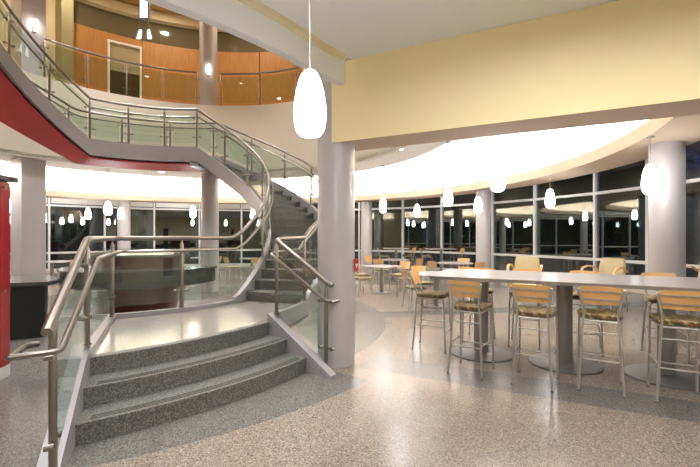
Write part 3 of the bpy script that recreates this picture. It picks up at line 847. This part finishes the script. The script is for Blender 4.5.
# cream armchairs with bentwood arms
def make_armchair():
    o = empty('armchair', label='armchair', cat='armchair')
    b = MB(); b.rbox(Vector((0, .02, .45)), (.52, .5, .09), 0, .06); b.build('seat', M['cream_fabric'], o, world=False)
    b = MB(); rings = []
    for i in range(9):
        v_ = i/8; z = .46+.62*v_; w = .275-.02*v_-.05*max(0, v_-.8)*5*.5; y = -.24-.10*v_
        ring = []
        for j in range(24):
            a = 2*pi*j/24; c_, s2 = cos(a), sin(a)
            ring.append(Vector((w*math.copysign(abs(c_)**.45, c_), y+.05*(1-.35*max(0, v_-.85)*6)*math.copysign(abs(s2)**.6, s2)-.03*(1-c_*c_)*0, z)))
        rings.append(ring)
    b.loft(rings); b.build('backrest', M['cream_fabric'], o, world=False)
    for s_ in (-1, 1):
        b = MB()
        pts = [(s_*.29, -.30, .80), (s_*.31, -.15, .90), (s_*.33, .05, .91), (s_*.335, .2, .87), (s_*.32, .27, .76), (s_*.295, .27, .42)]
        P = smooth_corner(pts, .08); rings = []
        for i, p in enumerate(P):
            q = P[min(i+1, len(P)-1)]-P[max(i-1, 0)]; q.normalize(); n_ = Vector((0, -q.z, q.y)).normalized()
            sx2 = Vector((.025, 0, 0)); rings.append([p-sx2-n_*.012, p+sx2-n_*.012, p+sx2+n_*.012, p-sx2+n_*.012])
        b.loft(rings, smooth=False); b.build('armrest', M['beech'], o, world=False)
        for yy, sl in ((.26, .03), (-.26, -.06)):
            b = MB(); b.tube([(s_*.29, yy, .44), (s_*.29, yy+sl, 0)], .012, 8); b.build('leg', M['chair_metal'], o, world=False)
    b = MB(); b.tube([(-.29, -.26, .42), (.29, -.26, .42)], .011, 8); b.tube([(-.29, .26, .41), (.29, .26, .41)], .011, 8)
    for s_ in (-1, 1): b.tube([(s_*.29, -.26, .42), (s_*.29, .26, .41)], .011, 8)
    b.build('seat_frame', M['chair_metal'], o, world=False)
    return o
arm = make_armchair(); GA = 'cream armchairs by the windows'
place(arm, (3.9, 8.9, 0), rad(150), 'upright cream armchair with bentwood arm beyond the bar table, beside the middle window column', GA)
place(arm, (5.3, 8.35, 0), rad(118), 'turned cream armchair beyond the bar table, in the middle of the windows', GA)
place(arm, (7.35, 8.2, 0), rad(120), 'armchair at the picture edge before the dark window', GA)

# ------------------------------------------------------------------ outside: dark trees
def tree(x, y, h, r, label):
    o = empty('tree', (x, y, -.25), label=label, cat='tree', group='dark trees outside the windows')
    b = MB(); b.tube([(x, y, -.25), (x+.1, y, h*.35), (x-.1, y+.1, h*.6), (x, y, h*.85)], [.22, .17, .12, .05], 8)
    for i in range(9):
        a = random.random()*2*pi; z = h*(.4+.4*random.random()); L = r*(.5+.5*random.random())
        b.tube([(x, y, z), (x+L*.5*cos(a), y+L*.5*sin(a), z+.4*L), (x+L*cos(a), y+L*sin(a), z+.55*L)], [.07, .05, .02], 6)
    b.build('trunk', M['night'], o)
    b = MB()
    for i in range(1500):
        a = random.random()*2*pi; ph = math.acos(2*random.random()-1); rr = r*(.35+.65*random.random()**.5)
        c_ = Vector((x+rr*sin(ph)*cos(a), y+rr*sin(ph)*sin(a), h*.68+rr*.85*cos(ph)))
        u_ = Vector((random.uniform(-1, 1), random.uniform(-1, 1), random.uniform(-1, 1))).normalized(); w = u_.orthogonal().normalized()
        q = .1+.14*random.random(); n_ = u_.cross(w)
        b.add([c_-u_*q, c_+w*q*.5+n_*.02, c_+u_*q, c_-w*q*.5+n_*.02], [(0, 1, 2, 3)])
    b.build('foliage', M['night'], o)
tree(17.8, 19.5, 7.5, 3.2, 'dark tree outside against the blue evening sky by the thick column')
tree(26, 22, 5.2, 3.0, 'dark tree farther off at the picture edge outside')
b = MB(); b.sector(K, -60, 200, 44, 46, -.3, lambda a: (12.5 if a > 42 else 6.3)+.9*sin(a*.9)+.7*sin(a*2.3+1), 160)
tag(b.build('treeline', M['night']), 'dark treeline on the night horizon', 'treeline', kind='stuff')

# ------------------------------------------------------------------ lights
def downlight(x, y, z, power, label, size=.16, col=(.96, .98, 1), spread=170):
    o = empty('downlight', (x, y, z), label=label, cat='downlight', group='recessed downlights')
    b = MB(); b.lathe((x, y, z-.012), [(.10, .012), (.11, .004), (.10, 0), (.085, 0), (.085, .01)][::-1], 24, cap=False); b.build('trim_ring', M['white_plastic'], o)
    b = MB(); b.cyl((x, y, z-.006), .084, .004, 20); b.build('lens', M['lamp'], o)
    L = bpy.data.lights.new('downlight_lamp', 'AREA'); L.shape = 'DISK'; L.size = size; L.energy = power; L.color = col; L.spread = rad(spread)
    lo = bpy.data.objects.new('downlight_lamp', L); COL.objects.link(lo); lo.location = (0, 0, -.03); lo.parent = o
i = 0
for x, y in ((1.2, 2.2), (2.6, 1.2), (-1.3, 1.2), (.4, .2), (-2.9, 2.0), (4.2, .3), (-4.6, 1.2)):  # lamps added out of view to light the lobby
    downlight(x, y, CEIL-.031, 26, 'added unseen downlight that lights the lobby')
for a in range(0, 360, 45):
    x, y = pol(a+20, 6.1); 
    if a in (270, 315, 225): continue
    x, y = pol(a+20, 5.6)
    downlight(x, y, CEIL-.0, 26, 'recessed downlight in the white ring ceiling')
for a in range(-20, 180, 22):
    x, y = pol(a, 10.9, K); downlight(x, y, TOP, 22, 'recessed downlight in the strip of ceiling along the windows')
for a in (60, 85, 110, 135, 165, 200, 20):
    x, y = pol(a, 5.9); downlight(x, y, 9.45, 24, 'recessed downlight in the amber atrium ceiling', col=(1, .86, .66))
for a in (40, 130, 220, 310):
    x, y = pol(a, 3.1); downlight(x, y, 9.45, 95, 'recessed downlight high over the stair well', col=(.97, .98, 1), spread=95)

# world: deep blue dusk
W = bpy.data.worlds.new('world'); S.world = W; W.use_nodes = True
nt = W.node_tree; bg = nt.nodes['Background']
bg.inputs[0].default_value = lin(70, 80, 150); bg.inputs[1].default_value = .55
S.view_settings.view_transform = 'Standard'; S.view_settings.look = 'None'
S.view_settings.gamma = 1; S.view_settings.exposure = .52; S.view_settings.use_curve_mapping = False
S.cycles.use_denoising = True
S.cycles.max_bounces = 10; S.cycles.transparent_max_bounces = 24; S.cycles.diffuse_bounces = 5
S.cycles.sample_clamp_indirect = 6
